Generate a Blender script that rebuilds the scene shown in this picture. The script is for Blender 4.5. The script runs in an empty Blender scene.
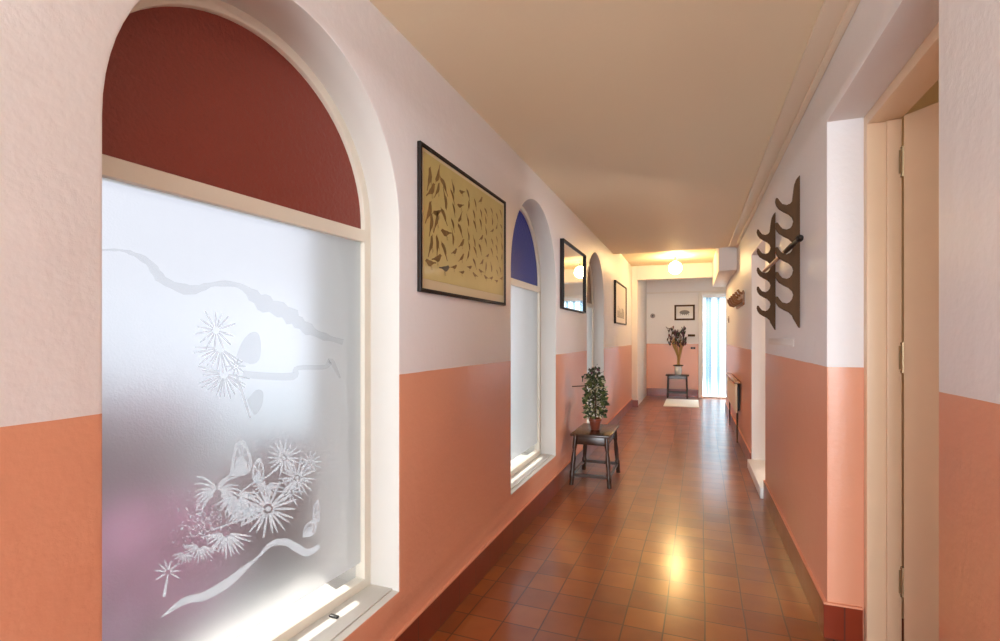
import bpy, bmesh, math, random
from mathutils import Vector, Matrix
random.seed(7)
PI = math.pi
R = math.radians
scn = bpy.context.scene
col = scn.collection

# ------------------------------------------------------------------ camera
TH = R(20.73); FPX = 510.0; CX = 500.0; HY = 337.0; CAMZ = 1.25
cam_d = bpy.data.cameras.new('camera'); cam = bpy.data.objects.new('camera', cam_d); col.objects.link(cam)
cam.location = (0, 0, CAMZ); cam.rotation_euler = (R(90), 0, TH)
cam_d.sensor_width = 36; cam_d.lens = FPX / 1000 * 36; cam_d.shift_y = (HY - 320.5) / 1000
cam_d.clip_start = 0.02; cam_d.clip_end = 200
scn.camera = cam

def ray(px, py):
    X = (px - CX) / FPX; Z = (HY - py) / FPX
    # camera right = (cos, sin), forward = (-sin, cos) in world x,y
    return Vector((X * math.cos(TH) - math.sin(TH), X * math.sin(TH) + math.cos(TH), Z))
def on_y(px, py, y):                      # point of the plane across the corridor
    d = ray(px, py); t = y / d.y
    return Vector((d.x * t, y, CAMZ + d.z * t))
def on_plane(px, py, p, n):
    d = ray(px, py); o = Vector((0, 0, CAMZ))
    t = (p - o).dot(n) / d.dot(n)
    return o + d * t

# ------------------------------------------------------------------ materials
def newmat(name):
    m = bpy.data.materials.new(name); m.use_nodes = True
    nt = m.node_tree; b = nt.nodes['Principled BSDF']
    return m, nt, b
def N(nt, t, **kw):
    n = nt.nodes.new(t)
    for k, v in kw.items():
        if k in n.inputs: n.inputs[k].default_value = v
        else: setattr(n, k, v)
    return n
def simple(name, c, rough=.5, spec=.5, metal=0, noise=0, nscale=30, bump=0, bscale=60, coat=0):
    m, nt, b = newmat(name)
    b.inputs['Base Color'].default_value = (*c, 1); b.inputs['Roughness'].default_value = rough
    b.inputs['Specular IOR Level'].default_value = spec; b.inputs['Metallic'].default_value = metal
    b.inputs['Coat Weight'].default_value = coat; b.inputs['Coat Roughness'].default_value = .08
    tc = N(nt, 'ShaderNodeTexCoord')
    if noise:
        n = N(nt, 'ShaderNodeTexNoise', Scale=nscale, Detail=4.0)
        nt.links.new(tc.outputs['Object'], n.inputs['Vector'])
        mx = N(nt, 'ShaderNodeMix', data_type='RGBA')
        mx.inputs['A'].default_value = (*[v * (1 - noise) for v in c], 1)
        mx.inputs['B'].default_value = (*[min(1, v * (1 + noise)) for v in c], 1)
        nt.links.new(n.outputs['Fac'], mx.inputs['Factor']); nt.links.new(mx.outputs['Result'], b.inputs['Base Color'])
    if bump:
        n2 = N(nt, 'ShaderNodeTexNoise', Scale=bscale, Detail=5.0)
        nt.links.new(tc.outputs['Object'], n2.inputs['Vector'])
        bp = N(nt, 'ShaderNodeBump', Strength=bump, Distance=.01)
        nt.links.new(n2.outputs['Fac'], bp.inputs['Height']); nt.links.new(bp.outputs['Normal'], b.inputs['Normal'])
    return m
def wood(name, c1, c2, rough=.35, axis=(1, 1, 8), scale=6):
    m, nt, b = newmat(name)
    tc = N(nt, 'ShaderNodeTexCoord'); mp = N(nt, 'ShaderNodeMapping'); mp.inputs['Scale'].default_value = (axis[0], axis[1], axis[2])
    nt.links.new(tc.outputs['Object'], mp.inputs['Vector'])
    n = N(nt, 'ShaderNodeTexNoise', Scale=scale, Detail=6.0, Distortion=1.2); nt.links.new(mp.outputs['Vector'], n.inputs['Vector'])
    mx = N(nt, 'ShaderNodeMix', data_type='RGBA'); mx.inputs['A'].default_value = (*c1, 1); mx.inputs['B'].default_value = (*c2, 1)
    nt.links.new(n.outputs['Fac'], mx.inputs['Factor']); nt.links.new(mx.outputs['Result'], b.inputs['Base Color'])
    b.inputs['Roughness'].default_value = rough
    bp = N(nt, 'ShaderNodeBump', Strength=.15, Distance=.004); nt.links.new(n.outputs['Fac'], bp.inputs['Height']); nt.links.new(bp.outputs['Normal'], b.inputs['Normal'])
    return m
WHITE = (.83, .815, .83); SALMON = (.77, .36, .225)
DADO_Z = 1.108
def wall_paint(name, white=WHITE, salmon=SALMON, bump=.22, two=True, rough_d=.30, dz=DADO_Z):
    m, nt, b = newmat(name)
    g = N(nt, 'ShaderNodeNewGeometry'); L = nt.links.new
    sp = N(nt, 'ShaderNodeSeparateXYZ'); L(g.outputs['Position'], sp.inputs[0])
    big = N(nt, 'ShaderNodeTexNoise', Scale=9.0, Detail=3.0); L(g.outputs['Position'], big.inputs['Vector'])
    mid = N(nt, 'ShaderNodeTexNoise', Scale=45.0, Detail=5.0, Roughness=.6); L(g.outputs['Position'], mid.inputs['Vector'])
    ad = N(nt, 'ShaderNodeMath', operation='MULTIPLY_ADD'); ad.inputs[1].default_value = .45
    L(mid.outputs['Fac'], ad.inputs[0]); L(big.outputs['Fac'], ad.inputs[2])
    bp = N(nt, 'ShaderNodeBump', Strength=bump, Distance=.012); L(ad.outputs[0], bp.inputs['Height']); L(bp.outputs['Normal'], b.inputs['Normal'])
    b.inputs['Roughness'].default_value = .6
    if two:
        w = N(nt, 'ShaderNodeTexNoise', Scale=3.0, Detail=2.0); L(g.outputs['Position'], w.inputs['Vector'])
        e = N(nt, 'ShaderNodeMath', operation='MULTIPLY_ADD'); e.inputs[1].default_value = .010; L(w.outputs['Fac'], e.inputs[0]); L(sp.outputs['Z'], e.inputs[2])
        st = N(nt, 'ShaderNodeMath', operation='GREATER_THAN'); st.inputs[1].default_value = dz + .005; L(e.outputs[0], st.inputs[0])
        mx = N(nt, 'ShaderNodeMix', data_type='RGBA'); mx.inputs['A'].default_value = (*salmon, 1); mx.inputs['B'].default_value = (*white, 1)
        L(st.outputs[0], mx.inputs['Factor']); L(mx.outputs['Result'], b.inputs['Base Color'])
        rg = N(nt, 'ShaderNodeMapRange'); rg.inputs['To Min'].default_value = rough_d; rg.inputs['To Max'].default_value = .45
        L(st.outputs[0], rg.inputs['Value']); L(rg.outputs['Result'], b.inputs['Roughness'])
    else:
        b.inputs['Base Color'].default_value = (*white, 1)
    return m
def tile_mat(name, w, h, c1, c2, mortar, rough, off=(0, 0), use='xy', bump=.5):
    m, nt, b = newmat(name); L = nt.links.new
    g = N(nt, 'ShaderNodeNewGeometry')
    mp = N(nt, 'ShaderNodeMapping'); mp.inputs['Location'].default_value = (off[0], off[1], 0)
    if use == 'yz':
        sp = N(nt, 'ShaderNodeSeparateXYZ'); cb = N(nt, 'ShaderNodeCombineXYZ'); L(g.outputs['Position'], sp.inputs[0])
        a = N(nt, 'ShaderNodeMath', operation='ADD'); L(sp.outputs['X'], a.inputs[0]); L(sp.outputs['Y'], a.inputs[1])
        L(a.outputs[0], cb.inputs['X']); L(sp.outputs['Z'], cb.inputs['Y']); L(cb.outputs[0], mp.inputs['Vector'])
    else:
        wob = N(nt, 'ShaderNodeTexNoise', Scale=2.2, Detail=1.0); L(g.outputs['Position'], wob.inputs['Vector'])
        sb = N(nt, 'ShaderNodeVectorMath', operation='MULTIPLY_ADD'); sb.inputs[1].default_value = (.012, .012, 0); mp.inputs['Rotation'].default_value = (0, 0, R(.8))
        L(wob.outputs['Color'], sb.inputs[0]); L(g.outputs['Position'], sb.inputs[2]); L(sb.outputs[0], mp.inputs['Vector'])
    br = N(nt, 'ShaderNodeTexBrick', offset=0.0, squash=1.0)
    for k, v in (('Scale', 1.0), ('Mortar Size', .0035), ('Mortar Smooth', .3), ('Bias', 0.0), ('Brick Width', w), ('Row Height', h)): br.inputs[k].default_value = v
    br.inputs['Color1'].default_value = (0, 0, 0, 1); br.inputs['Color2'].default_value = (1, 1, 1, 1); br.inputs['Mortar'].default_value = (.5, .5, .5, 1)
    L(mp.outputs['Vector'], br.inputs['Vector'])
    n = N(nt, 'ShaderNodeTexNoise', Scale=7.0, Detail=2.0, Roughness=.5); L(g.outputs['Position'], n.inputs['Vector'])
    av = N(nt, 'ShaderNodeMix', data_type='FLOAT'); av.inputs[0].default_value = .55
    L(br.outputs['Color'], av.inputs[2]); L(n.outputs['Fac'], av.inputs[3])
    rp = N(nt, 'ShaderNodeValToRGB'); rp.color_ramp.elements[0].position = .2; rp.color_ramp.elements[1].position = .8
    rp.color_ramp.elements[0].color = (*c1, 1); rp.color_ramp.elements[1].color = (*c2, 1); L(av.outputs[0], rp.inputs['Fac'])
    mx = N(nt, 'ShaderNodeMix', data_type='RGBA'); mx.inputs['B'].default_value = (*mortar, 1)
    L(br.outputs['Fac'], mx.inputs['Factor']); L(rp.outputs['Color'], mx.inputs['A']); L(mx.outputs['Result'], b.inputs['Base Color'])
    n2 = N(nt, 'ShaderNodeTexNoise', Scale=6.0, Detail=2.0); L(g.outputs['Position'], n2.inputs['Vector'])
    rr = N(nt, 'ShaderNodeMapRange'); rr.inputs['From Min'].default_value = .1; rr.inputs['From Max'].default_value = .9
    rr.inputs['To Min'].default_value = rough - .03; rr.inputs['To Max'].default_value = rough + .09
    L(n2.outputs['Fac'], rr.inputs['Value']); L(rr.outputs['Result'], b.inputs['Roughness'])
    b.inputs['Coat Weight'].default_value = .65 if use == 'xy' else .25; b.inputs['Coat Roughness'].default_value = .18; b.inputs['Coat IOR'].default_value = 1.6
    hgt = N(nt, 'ShaderNodeMath', operation='MULTIPLY_ADD'); hgt.inputs[1].default_value = -.9; L(br.outputs['Fac'], hgt.inputs[0])
    sc = N(nt, 'ShaderNodeMath', operation='MULTIPLY'); sc.inputs[1].default_value = .0; L(n.outputs['Fac'], sc.inputs[0]); L(sc.outputs[0], hgt.inputs[2])
    bp = N(nt, 'ShaderNodeBump', Strength=bump, Distance=.006); L(hgt.outputs[0], bp.inputs['Height']); L(bp.outputs['Normal'], b.inputs['Normal'])
    L(bp.outputs['Normal'], b.inputs['Coat Normal'])
    return m
def glass(name, rough, colr=(1, 1, 1), ior=1.45, bump=0, bscale=120):
    m, nt, b = newmat(name)
    b.inputs['Base Color'].default_value = (*colr, 1); b.inputs['Roughness'].default_value = rough
    b.inputs['Transmission Weight'].default_value = 1; b.inputs['IOR'].default_value = ior
    if bump:
        g = N(nt, 'ShaderNodeNewGeometry'); n = N(nt, 'ShaderNodeTexNoise', Scale=bscale, Detail=3.0); nt.links.new(g.outputs['Position'], n.inputs['Vector'])
        bp = N(nt, 'ShaderNodeBump', Strength=bump, Distance=.004); nt.links.new(n.outputs['Fac'], bp.inputs['Height']); nt.links.new(bp.outputs['Normal'], b.inputs['Normal'])
    return m
def clear_glass(name):
    m = bpy.data.materials.new(name); m.use_nodes = True; nt = m.node_tree
    for n in list(nt.nodes): nt.nodes.remove(n)
    o = N(nt, 'ShaderNodeOutputMaterial'); t = N(nt, 'ShaderNodeBsdfTransparent'); g = N(nt, 'ShaderNodeBsdfGlossy', Roughness=.02); mx = N(nt, 'ShaderNodeMixShader')
    mx.inputs[0].default_value = .06; nt.links.new(t.outputs[0], mx.inputs[1]); nt.links.new(g.outputs[0], mx.inputs[2]); nt.links.new(mx.outputs[0], o.inputs[0])
    return m
def etched(name, c, transp, transl=.6):
    m = bpy.data.materials.new(name); m.use_nodes = True; nt = m.node_tree; L = nt.links.new
    for n in list(nt.nodes): nt.nodes.remove(n)
    o = N(nt, 'ShaderNodeOutputMaterial'); t = N(nt, 'ShaderNodeBsdfTransparent'); d = N(nt, 'ShaderNodeBsdfDiffuse'); tr = N(nt, 'ShaderNodeBsdfTranslucent')
    d.inputs[0].default_value = (*c, 1); tr.inputs[0].default_value = (*c, 1)
    a = N(nt, 'ShaderNodeMixShader'); a.inputs[0].default_value = transl; L(d.outputs[0], a.inputs[1]); L(tr.outputs[0], a.inputs[2])
    b = N(nt, 'ShaderNodeMixShader'); b.inputs[0].default_value = transp; L(a.outputs[0], b.inputs[1]); L(t.outputs[0], b.inputs[2]); L(b.outputs[0], o.inputs[0])
    return m
def emit(name, c, s):
    m, nt, b = newmat(name); b.inputs['Base Color'].default_value = (*c, 1); b.inputs['Emission Color'].default_value = (*c, 1); b.inputs['Emission Strength'].default_value = s
    return m

M = {}
M['wall'] = wall_paint('painted_plaster')
M['wall_r'] = wall_paint('painted_plaster_right', dz=1.127)
M['wall_white'] = wall_paint('white_plaster', two=False, white=(.80, .76, .735), bump=.15)
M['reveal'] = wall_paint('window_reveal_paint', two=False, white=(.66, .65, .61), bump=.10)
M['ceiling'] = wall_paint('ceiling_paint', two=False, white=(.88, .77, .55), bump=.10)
M['trimpaint'] = simple('cream_trim_paint', (.84, .73, .56), .45)
M['frame'] = simple('ivory_gloss_paint', (.80, .77, .67), .3, bump=.05)
M['white_gloss'] = simple('white_gloss_paint', (.82, .80, .78), .3)
M['doorpaint'] = simple('cream_door_paint', (.86, .66, .46), .4, noise=.04, nscale=8)
M['floor'] = tile_mat('terracotta_tiles', .165, .165, (.185, .036, .005), (.34, .086, .011), (.085, .022, .008), .31, off=(.145, .05), bump=.14)
M['skirt'] = tile_mat('dark_red_tiles', .19, .4, (.19, .024, .008), (.25, .036, .012), (.12, .03, .02), .31, use='yz', bump=.06)
M['grout'] = simple('grout_line', (.80, .36, .22), .5)
M['pane'] = glass('obscured_glass', .36, (.93, .95, 1.0), 1.35, bump=.12, bscale=190)
nt = M['pane'].node_tree; tl = N(nt, 'ShaderNodeBsdfTranslucent'); tl.inputs[0].default_value = (.90, .92, .96, 1); mxs = N(nt, 'ShaderNodeMixShader'); mxs.inputs[0].default_value = .035
nt.links.new(nt.nodes['Principled BSDF'].outputs[0], mxs.inputs[1]); nt.links.new(tl.outputs[0], mxs.inputs[2]); nt.links.new(mxs.outputs[0], nt.nodes['Material Output'].inputs[0])
M['clear'] = clear_glass('clear_glass_edge')
M['red'] = simple('dark_red_glass', (.25, .046, .030), .45, bump=.5, bscale=70)
M['blue'] = simple('deep_blue_glass', (.012, .026, .26), .35, .25, bump=.3, bscale=70)
M['brown'] = simple('smoky_brown_glass', (.30, .21, .13), .35, bump=.4, bscale=70)
M['etch'] = etched('etched_white', (.90, .96, 1.0), .08, .80)
M['etch_soft'] = etched('etched_faint', (.70, .74, .80), .66)
M['etch_grey'] = etched('etched_grey', (.42, .49, .55), .80)
M['darkwood'] = wood('dark_stained_wood', (.022, .009, .005), (.062, .024, .011), .26)
M['rackwood'] = wood('brown_stained_wood', (.050, .021, .004), (.105, .044, .011), .8, (8, 8, 1))
M['midwood'] = wood('varnished_wood', (.22, .09, .03), (.40, .18, .07), .35)
M['blackwood'] = simple('black_painted_wood', (.014, .008, .006), .5, .25)
M['mirror'] = simple('mirror_silver', (.90, .90, .90), .015, metal=1)
M['paper'] = simple('cream_paper', (.70, .62, .42), .5)
M['print'] = simple('olive_paper', (.60, .51, .19), .4, noise=.12, nscale=5, coat=.35)
M['bird'] = simple('brown_ink', (.24, .15, .045), .5, noise=.5, nscale=60)
M['bird2'] = simple('slate_ink', (.14, .13, .10), .5)
M['sketchpaper'] = simple('white_paper', (.75, .70, .64), .5, coat=.2)
M['ink'] = simple('grey_ink', (.22, .21, .20), .6)
M['pot'] = simple('terracotta_pot', (.20, .05, .025), .35)
M['leafd'] = simple('dark_green_leaf', (.035, .055, .022), .4)
M['leafm'] = simple('mid_green_leaf', (.13, .16, .05), .4)
M['leafc'] = simple('cream_leaf', (.62, .58, .38), .45)
M['leafp'] = simple('purple_leaf', (.13, .05, .07), .5)
M['stem'] = simple('brown_stem', (.09, .045, .025), .6)
M['straw'] = simple('dry_stem', (.42, .25, .08), .6)
M['potwhite'] = simple('white_ceramic', (.80, .78, .72), .25)
M['mat'] = simple('pale_doormat', (.80, .77, .70), .9, bump=.3, bscale=200)
M['black'] = simple('black_metal', (.02, .02, .02), .4)
M['grey'] = simple('grey_plastic', (.30, .24, .24), .4)
M['steel'] = simple('brass_hinge', (.45, .36, .22), .35, metal=.8)
M['radiator'] = simple('cream_enamel', (.86, .66, .42), .35)
M['strip1'] = etched('pale_strip', (.24, .30, .325), .10, .8)
M['strip2'] = etched('blue_strip', (.07, .115, .15), .08, .8)
M['globe'] = emit('lit_globe', (1.0, .66, .28), 90)
M['pink'] = simple('pink_petals', (.88, .46, .68), .6)
M['green'] = simple('shrub_leaf', (.10, .09, .08), .6)
M['copper'] = simple('copper_leaf', (.29, .14, .13), .6)
M['paving'] = simple('pale_paving', (.29, .35, .355), .8, noise=.1, nscale=4)
M['extwhite'] = simple('exterior_whitewash', (.50, .50, .52), .8)
M['terra'] = simple('red_clay', (.36, .11, .06), .8)

# ------------------------------------------------------------------ mesh helpers
def tag(o, label=None, cat=None, group=None, kind=None):
    if label: o['label'] = label
    if cat: o['category'] = cat
    if group: o['group'] = group
    if kind: o['kind'] = kind
    return o
def empty(name, loc, rz=0):
    o = bpy.data.objects.new(name, None); col.objects.link(o); o.location = loc; o.rotation_euler = (0, 0, rz); o.empty_display_size = .1
    return o
def link(name, me, mats, parent=None, smooth=None):
    if not isinstance(mats, (list, tuple)): mats = [mats]
    for m in mats: me.materials.append(m)
    if smooth is not None:
        for p in me.polygons: p.use_smooth = True
        me.set_sharp_from_angle(angle=R(smooth))
    o = bpy.data.objects.new(name, me); col.objects.link(o)
    if parent is not None: o.parent = parent
    return o
def obj(name, bm, mats, parent=None, smooth=35):
    me = bpy.data.meshes.new(name); bmesh.ops.recalc_face_normals(bm, faces=bm.faces[:]); bm.to_mesh(me); bm.free()
    return link(name, me, mats, parent, smooth)
def box(bm, lo, hi, bev=0, mi=0, mat=None):
    t = bmesh.new()
    bmesh.ops.create_cube(t, size=1)
    c = [(a + b) / 2 for a, b in zip(lo, hi)]; s = [abs(b - a) for a, b in zip(lo, hi)]
    bmesh.ops.scale(t, vec=s, verts=t.verts); bmesh.ops.translate(t, vec=c, verts=t.verts)
    if bev: bmesh.ops.bevel(t, geom=t.edges[:], offset=bev, segments=2, affect='EDGES', profile=.5)
    join(bm, t, mat, mi)
def join(bm, t, mat=None, mi=0):
    if mat is not None: bmesh.ops.transform(t, matrix=mat, verts=t.verts)
    for f in t.faces: f.material_index = mi
    me = bpy.data.meshes.new('tmp'); t.to_mesh(me); t.free()
    n0 = len(bm.faces); bm.from_mesh(me); bpy.data.meshes.remove(me)
    bm.faces.ensure_lookup_table()
    for f in bm.faces[n0:]: f.material_index = mi
def tube(bm, pts, radii, seg=10, mi=0, cap=True):
    pts = [Vector(p) for p in pts]
    if not isinstance(radii, (list, tuple)): radii = [radii] * len(pts)
    rings = []; up = None
    for i, p in enumerate(pts):
        d = (pts[min(i + 1, len(pts) - 1)] - pts[max(i - 1, 0)]).normalized()
        if up is None:
            up = Vector((0, 0, 1)) if abs(d.z) < .9 else Vector((1, 0, 0))
        a = d.cross(up).normalized(); b = a.cross(d).normalized(); up = b
        rings.append([bm.verts.new(p + (a * math.cos(2 * PI * k / seg) + b * math.sin(2 * PI * k / seg)) * radii[i]) for k in range(seg)])
    for i in range(len(rings) - 1):
        for k in range(seg):
            f = bm.faces.new((rings[i][k], rings[i][(k + 1) % seg], rings[i + 1][(k + 1) % seg], rings[i + 1][k])); f.material_index = mi
    if cap:
        for r in (rings[0][::-1], rings[-1]):
            f = bm.faces.new(r); f.material_index = mi
def lathe(bm, prof, seg=28, c=(0, 0, 0), mi=0):
    rings = []
    for r, z in prof:
        rings.append([bm.verts.new((c[0] + r * math.cos(2 * PI * k / seg), c[1] + r * math.sin(2 * PI * k / seg), c[2] + z)) for k in range(seg)])
    for i in range(len(rings) - 1):
        for k in range(seg):
            f = bm.faces.new((rings[i][k], rings[i][(k + 1) % seg], rings[i + 1][(k + 1) % seg], rings[i + 1][k])); f.material_index = mi
    bm.faces.new(rings[0][::-1]).material_index = mi; bm.faces.new(rings[-1]).material_index = mi
def prism(bm, pts, d, mi=0):
    """closed polygon of 3-D points pushed along vector d"""
    d = Vector(d); a = [bm.verts.new(Vector(p)) for p in pts]; b = [bm.verts.new(Vector(p) + d) for p in pts]
    n = len(a)
    fs = [bm.faces.new(a[::-1]), bm.faces.new(b)]
    for i in range(n): fs.append(bm.faces.new((a[i], a[(i + 1) % n], b[(i + 1) % n], b[i])))
    for f in fs: f.material_index = mi
    bm.normal_update(); bmesh.ops.triangulate(bm, faces=[f for f in fs[:2]], ngon_method='EAR_CLIP')
AX_X = Matrix(((0, 0, 1, 0), (1, 0, 0, 0), (0, 1, 0, 0), (0, 0, 0, 1)))     # local x,y,z -> world y,z,x
def panel(outer, holes, thick, bev=0.0, mat=AX_X, off=(0, 0, 0)):
    """flat slab with holes: 2-D outline filled, thickened about its middle plane"""
    cu = bpy.data.curves.new('p', 'CURVE'); cu.dimensions = '2D'; cu.fill_mode = 'BOTH'
    cu.extrude = thick / 2 - bev; cu.bevel_depth = bev; cu.bevel_resolution = 1; cu.offset = -bev
    for lp in [outer] + list(holes):
        s = cu.splines.new('POLY'); s.points.add(len(lp) - 1); s.use_cyclic_u = True
        for q, (a, b) in zip(s.points, lp): q.co = (a, b, 0, 1)
    o = bpy.data.objects.new('p', cu); col.objects.link(o)
    dg = bpy.context.evaluated_depsgraph_get(); me = bpy.data.meshes.new_from_object(o.evaluated_get(dg))
    bpy.data.objects.remove(o); bpy.data.curves.remove(cu)
    bm = bmesh.new(); bm.from_mesh(me); bmesh.ops.remove_doubles(bm, verts=bm.verts, dist=1e-5); bm.to_mesh(me); bm.free()
    me.transform(Matrix.Translation(off) @ mat); me.materials.clear(); me.update()
    return me
def arch(c, r, z0, zs, n=40, ry=None):
    """opening outline: sill at z0, springing at zs, half circle of radius r"""
    ry = ry or r
    return [(c - r, z0)] + [(c - r * math.cos(PI * k / n), zs + ry * math.sin(PI * k / n)) for k in range(n + 1)] + [(c + r, z0)]
def rect(a0, a1, b0, b1): return [(a0, b0), (a1, b0), (a1, b1), (a0, b1)]
def struct(o): o['kind'] = 'structure'; return o

# ------------------------------------------------------------------ dimensions
XL, XR = -1.03, .52
YB, YE, YF = -2.2, 9.4, 11.3
ZC, ZC2 = 2.395, 2.52
WT = .42                                   # left wall thickness
WIN = [(1.143, .512), (3.455, .54), (5.82, .54)]
ZS, ZSP = .296, 1.665                        # sill, springing

# ------------------------------------------------------------------ shell
bm = bmesh.new(); box(bm, (XL - .02, YB, -.1), (3.4, YF + .1, 0)); struct(obj('floor', bm, M['floor'], smooth=None))
bm = bmesh.new()
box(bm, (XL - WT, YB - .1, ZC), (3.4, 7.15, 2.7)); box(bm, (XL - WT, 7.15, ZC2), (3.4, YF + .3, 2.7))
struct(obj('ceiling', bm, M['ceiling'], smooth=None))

me = panel(rect(YB, YE, 0, 2.6), [arch(c, r, ZS, ZSP) for c, r in WIN], WT, .010, off=(XL - WT / 2, 0, 0))
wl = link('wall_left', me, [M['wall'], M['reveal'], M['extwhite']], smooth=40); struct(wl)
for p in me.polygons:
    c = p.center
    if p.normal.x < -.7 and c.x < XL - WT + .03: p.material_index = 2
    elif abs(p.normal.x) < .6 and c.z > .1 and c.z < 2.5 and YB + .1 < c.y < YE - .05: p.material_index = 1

outr = [(YB, 0), (1.44, 0), (1.44, 2.145), (2.47, 2.145), (2.47, 0), (4.40, 0), (4.40, 2.03), (5.40, 2.03), (5.40, 0), (YE, 0), (YE, 2.6), (YB, 2.6)]
me = panel(outr, [], .24, .010, off=(XR + .12, 0, 0))
wr = link('wall_right', me, [M['wall_r'], M['wall_white']], smooth=40); struct(wr)
for p in me.polygons:
    c = p.center
    if abs(p.normal.x) < .6 and (4.3 < c.y < 5.5) and c.z < 2.1: p.material_index = 1
    if p.normal.z < -.6 and c.z > 2: p.material_index = 1

# baseboards: dark red tiles with a paler grout line on top
def skirt(name, x0, x1, y0, y1, h=.14):
    bm = bmesh.new(); box(bm, (x0, y0, 0), (x1, y1, h), 0, 0); 
    box(bm, (x0, y0, h), (x1, y1, h + .008), 0, 1)
    return struct(obj(name, bm, [M['skirt'], M['grout']], smooth=None))
skirt('baseboard_left', XL, XL + .012, YB, YE)
skirt('baseboard_right', XR - .012, XR, 2.47, 4.40)
skirt('baseboard_right_doorway', XR - .012, XR + .125, 2.458, 2.47)
skirt('baseboard_right_near', XR - .012, XR, YB, 1.44)
skirt('baseboard_right_far', XR - .012, XR, 5.40, YE)

# unseen back end of the corridor: doorway invented to let fill light in
me = panel([(XL - WT, 0), (XL + .08, 0), (XL + .08, 2.25), (XR - .08, 2.25), (XR - .08, 0), (3.4, 0), (3.4, 2.6), (XL - WT, 2.6)], [], .1, 0,
           mat=Matrix(((1, 0, 0, 0), (0, 0, -1, 0), (0, 1, 0, 0), (0, 0, 0, 1))), off=(0, YB - .05, 0))
struct(link('wall_back', me, M['wall_white']))

# alcove at the far end
bm = bmesh.new(); box(bm, (XL - WT, YE, 0), (-.93, YF, 2.6), .006); struct(obj('wall_alcove_left', bm, M['wall_white']))
bm = bmesh.new(); box(bm, (XL, YE - .012, 0), (-.918, YE, .12), 0, 0); struct(obj('baseboard_alcove', bm, M['skirt'], smooth=None))
bm = bmesh.new(); box(bm, (-.93, YE, 2.27), (1.25, YE + .16, 2.6), .006); struct(obj('wall_lintel', bm, M['wall_white']))
bm = bmesh.new(); box(bm, (1.25, YE - .2, 0), (1.4, YF, 2.6)); box(bm, (XR + .2, YE - .2, 0), (1.25, YE, 2.6)); struct(obj('wall_alcove_right', bm, M['wall_white'], smooth=None))
DX0, DX1, DZ = .165, 1.02, 2.13
me = panel([(XL - WT, 0), (DX0, 0), (DX0, DZ), (DX1, DZ), (DX1, 0), (1.4, 0), (1.4, 2.6), (XL - WT, 2.6)], [], .2, 0,
           mat=Matrix(((1, 0, 0, 0), (0, 0, -1, 0), (0, 1, 0, 0), (0, 0, 0, 1))), off=(0, YF + .1, 0))
struct(link('wall_far', me, M['wall']))
bm = bmesh.new(); box(bm, (-.93, YF - .012, 0), (DX0 - .06, YF, .16)); struct(obj('baseboard_far', bm, M['skirt'], smooth=None))
bm = bmesh.new(); box(bm, (-.93, YF - .03, 2.17), (1.25, YF, 2.20), .004); struct(obj('trim_1', bm, M['wall_white']))

# far door: white frame, open to daylight behind a strip curtain
d3 = struct(empty('door_3', (DX0, YF, 0)))
bm = bmesh.new()
box(bm, (-.06, -.025, 0), (.02, .12, DZ + .05), .004); box(bm, (DX1 - DX0 - .02, -.025, 0), (DX1 - DX0 + .06, .12, DZ + .05), .004); box(bm, (.02, -.025, DZ - .02), (DX1 - DX0 - .02, .12, DZ + .05), .004)
obj('door_frame', bm, M['white_gloss'], d3)
bm = bmesh.new(); box(bm, (.02, 0, 0), (DX1 - DX0 - .02, .2, .03), .004); obj('door_sill', bm, M['white_gloss'], d3)

# side room behind the near doorway
bm = bmesh.new(); box(bm, (3.2, YB, 0), (3.4, 4.9, 2.6)); box(bm, (XR + .24, 2.75, 0), (3.2, 2.9, 2.6)); box(bm, (XR + .24, .2, 0), (3.2, .3, 2.6))
struct(obj('wall_side_room', bm, M['trimpaint'], smooth=None))
bm = bmesh.new(); box(bm, (3.2, 2.9, 0), (3.4, YE - .2, 2.6)); box(bm, (XR + .24, 6.6, 0), (3.2, 6.7, 2.6)); struct(obj('wall_side_passage', bm, M['wall_white'], smooth=None))

# ceiling trim board along the right wall, boxed duct at its end
bm = bmesh.new(); box(bm, (XR - .105, YB, ZC - .018), (XR, 7.0, ZC), .003); box(bm, (XR - .03, YB, ZC - .032), (XR, 7.0, ZC - .018), .004)
struct(obj('trim_2', bm, M['trimpaint']))
bm = bmesh.new(); box(bm, (.31, 7.12, 2.10), (XR, YE, ZC2), .006); struct(obj('trim_3', bm, M['wall_white']))

# ------------------------------------------------------------------ windows
def window(idx, c, r, top_mat, skew, lat, name):
    """frame pivots about its far end"""
    piv = Vector((XL - lat, c + r, 0))
    root = struct(empty(name, piv, skew)); k = Matrix.Identity(4)
    ro = r + .03; ri = r - .033; zt0, zt1 = 1.608, 1.655
    base = .335
    # local frame: x across the wall, y along it (0 at far end, negative towards the near end)
    me = panel(arch(-r, ro, ZS - .01, ZSP), [arch(-r, ri, zt1, ZSP), rect(-r - ri, -r + ri, base, zt0)], .045, .004)
    link('window_frame', me, M['frame'], root, 40)
    me = panel(arch(-r, ri + .004, zt1 - .004, ZSP), [], .008); link('arched_pane', me, top_mat, root)
    me = panel(rect(-r - ri - .004, -r + ri + .004, base + .06, zt0 + .004), [], .006); link('frosted_pane', me, M['pane'], root)
    me = panel(rect(-r - ri - .004, -r + ri + .004, base - .004, base + .06), [], .004); link('clear_strip', me, M['clear'], root)  # clear margin added so direct sun lands on the sill
    bm = bmesh.new(); box(bm, (-.05, -2 * r - .002, ZS), (.12, .004, ZS + .006), .002, mat=Matrix.Rotation(-skew, 4, 'Z')); obj('window_sill', bm, M['reveal'], root)
    return root, piv
w1, piv1 = window(1, *WIN[0], M['red'], R(-3.8), .150, 'window_1')
w2, piv2 = window(2, *WIN[1], M['blue'], 0, .15, 'window_2')
w3, piv3 = window(3, *WIN[2], M['brown'], 0, .15, 'window_3')
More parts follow.
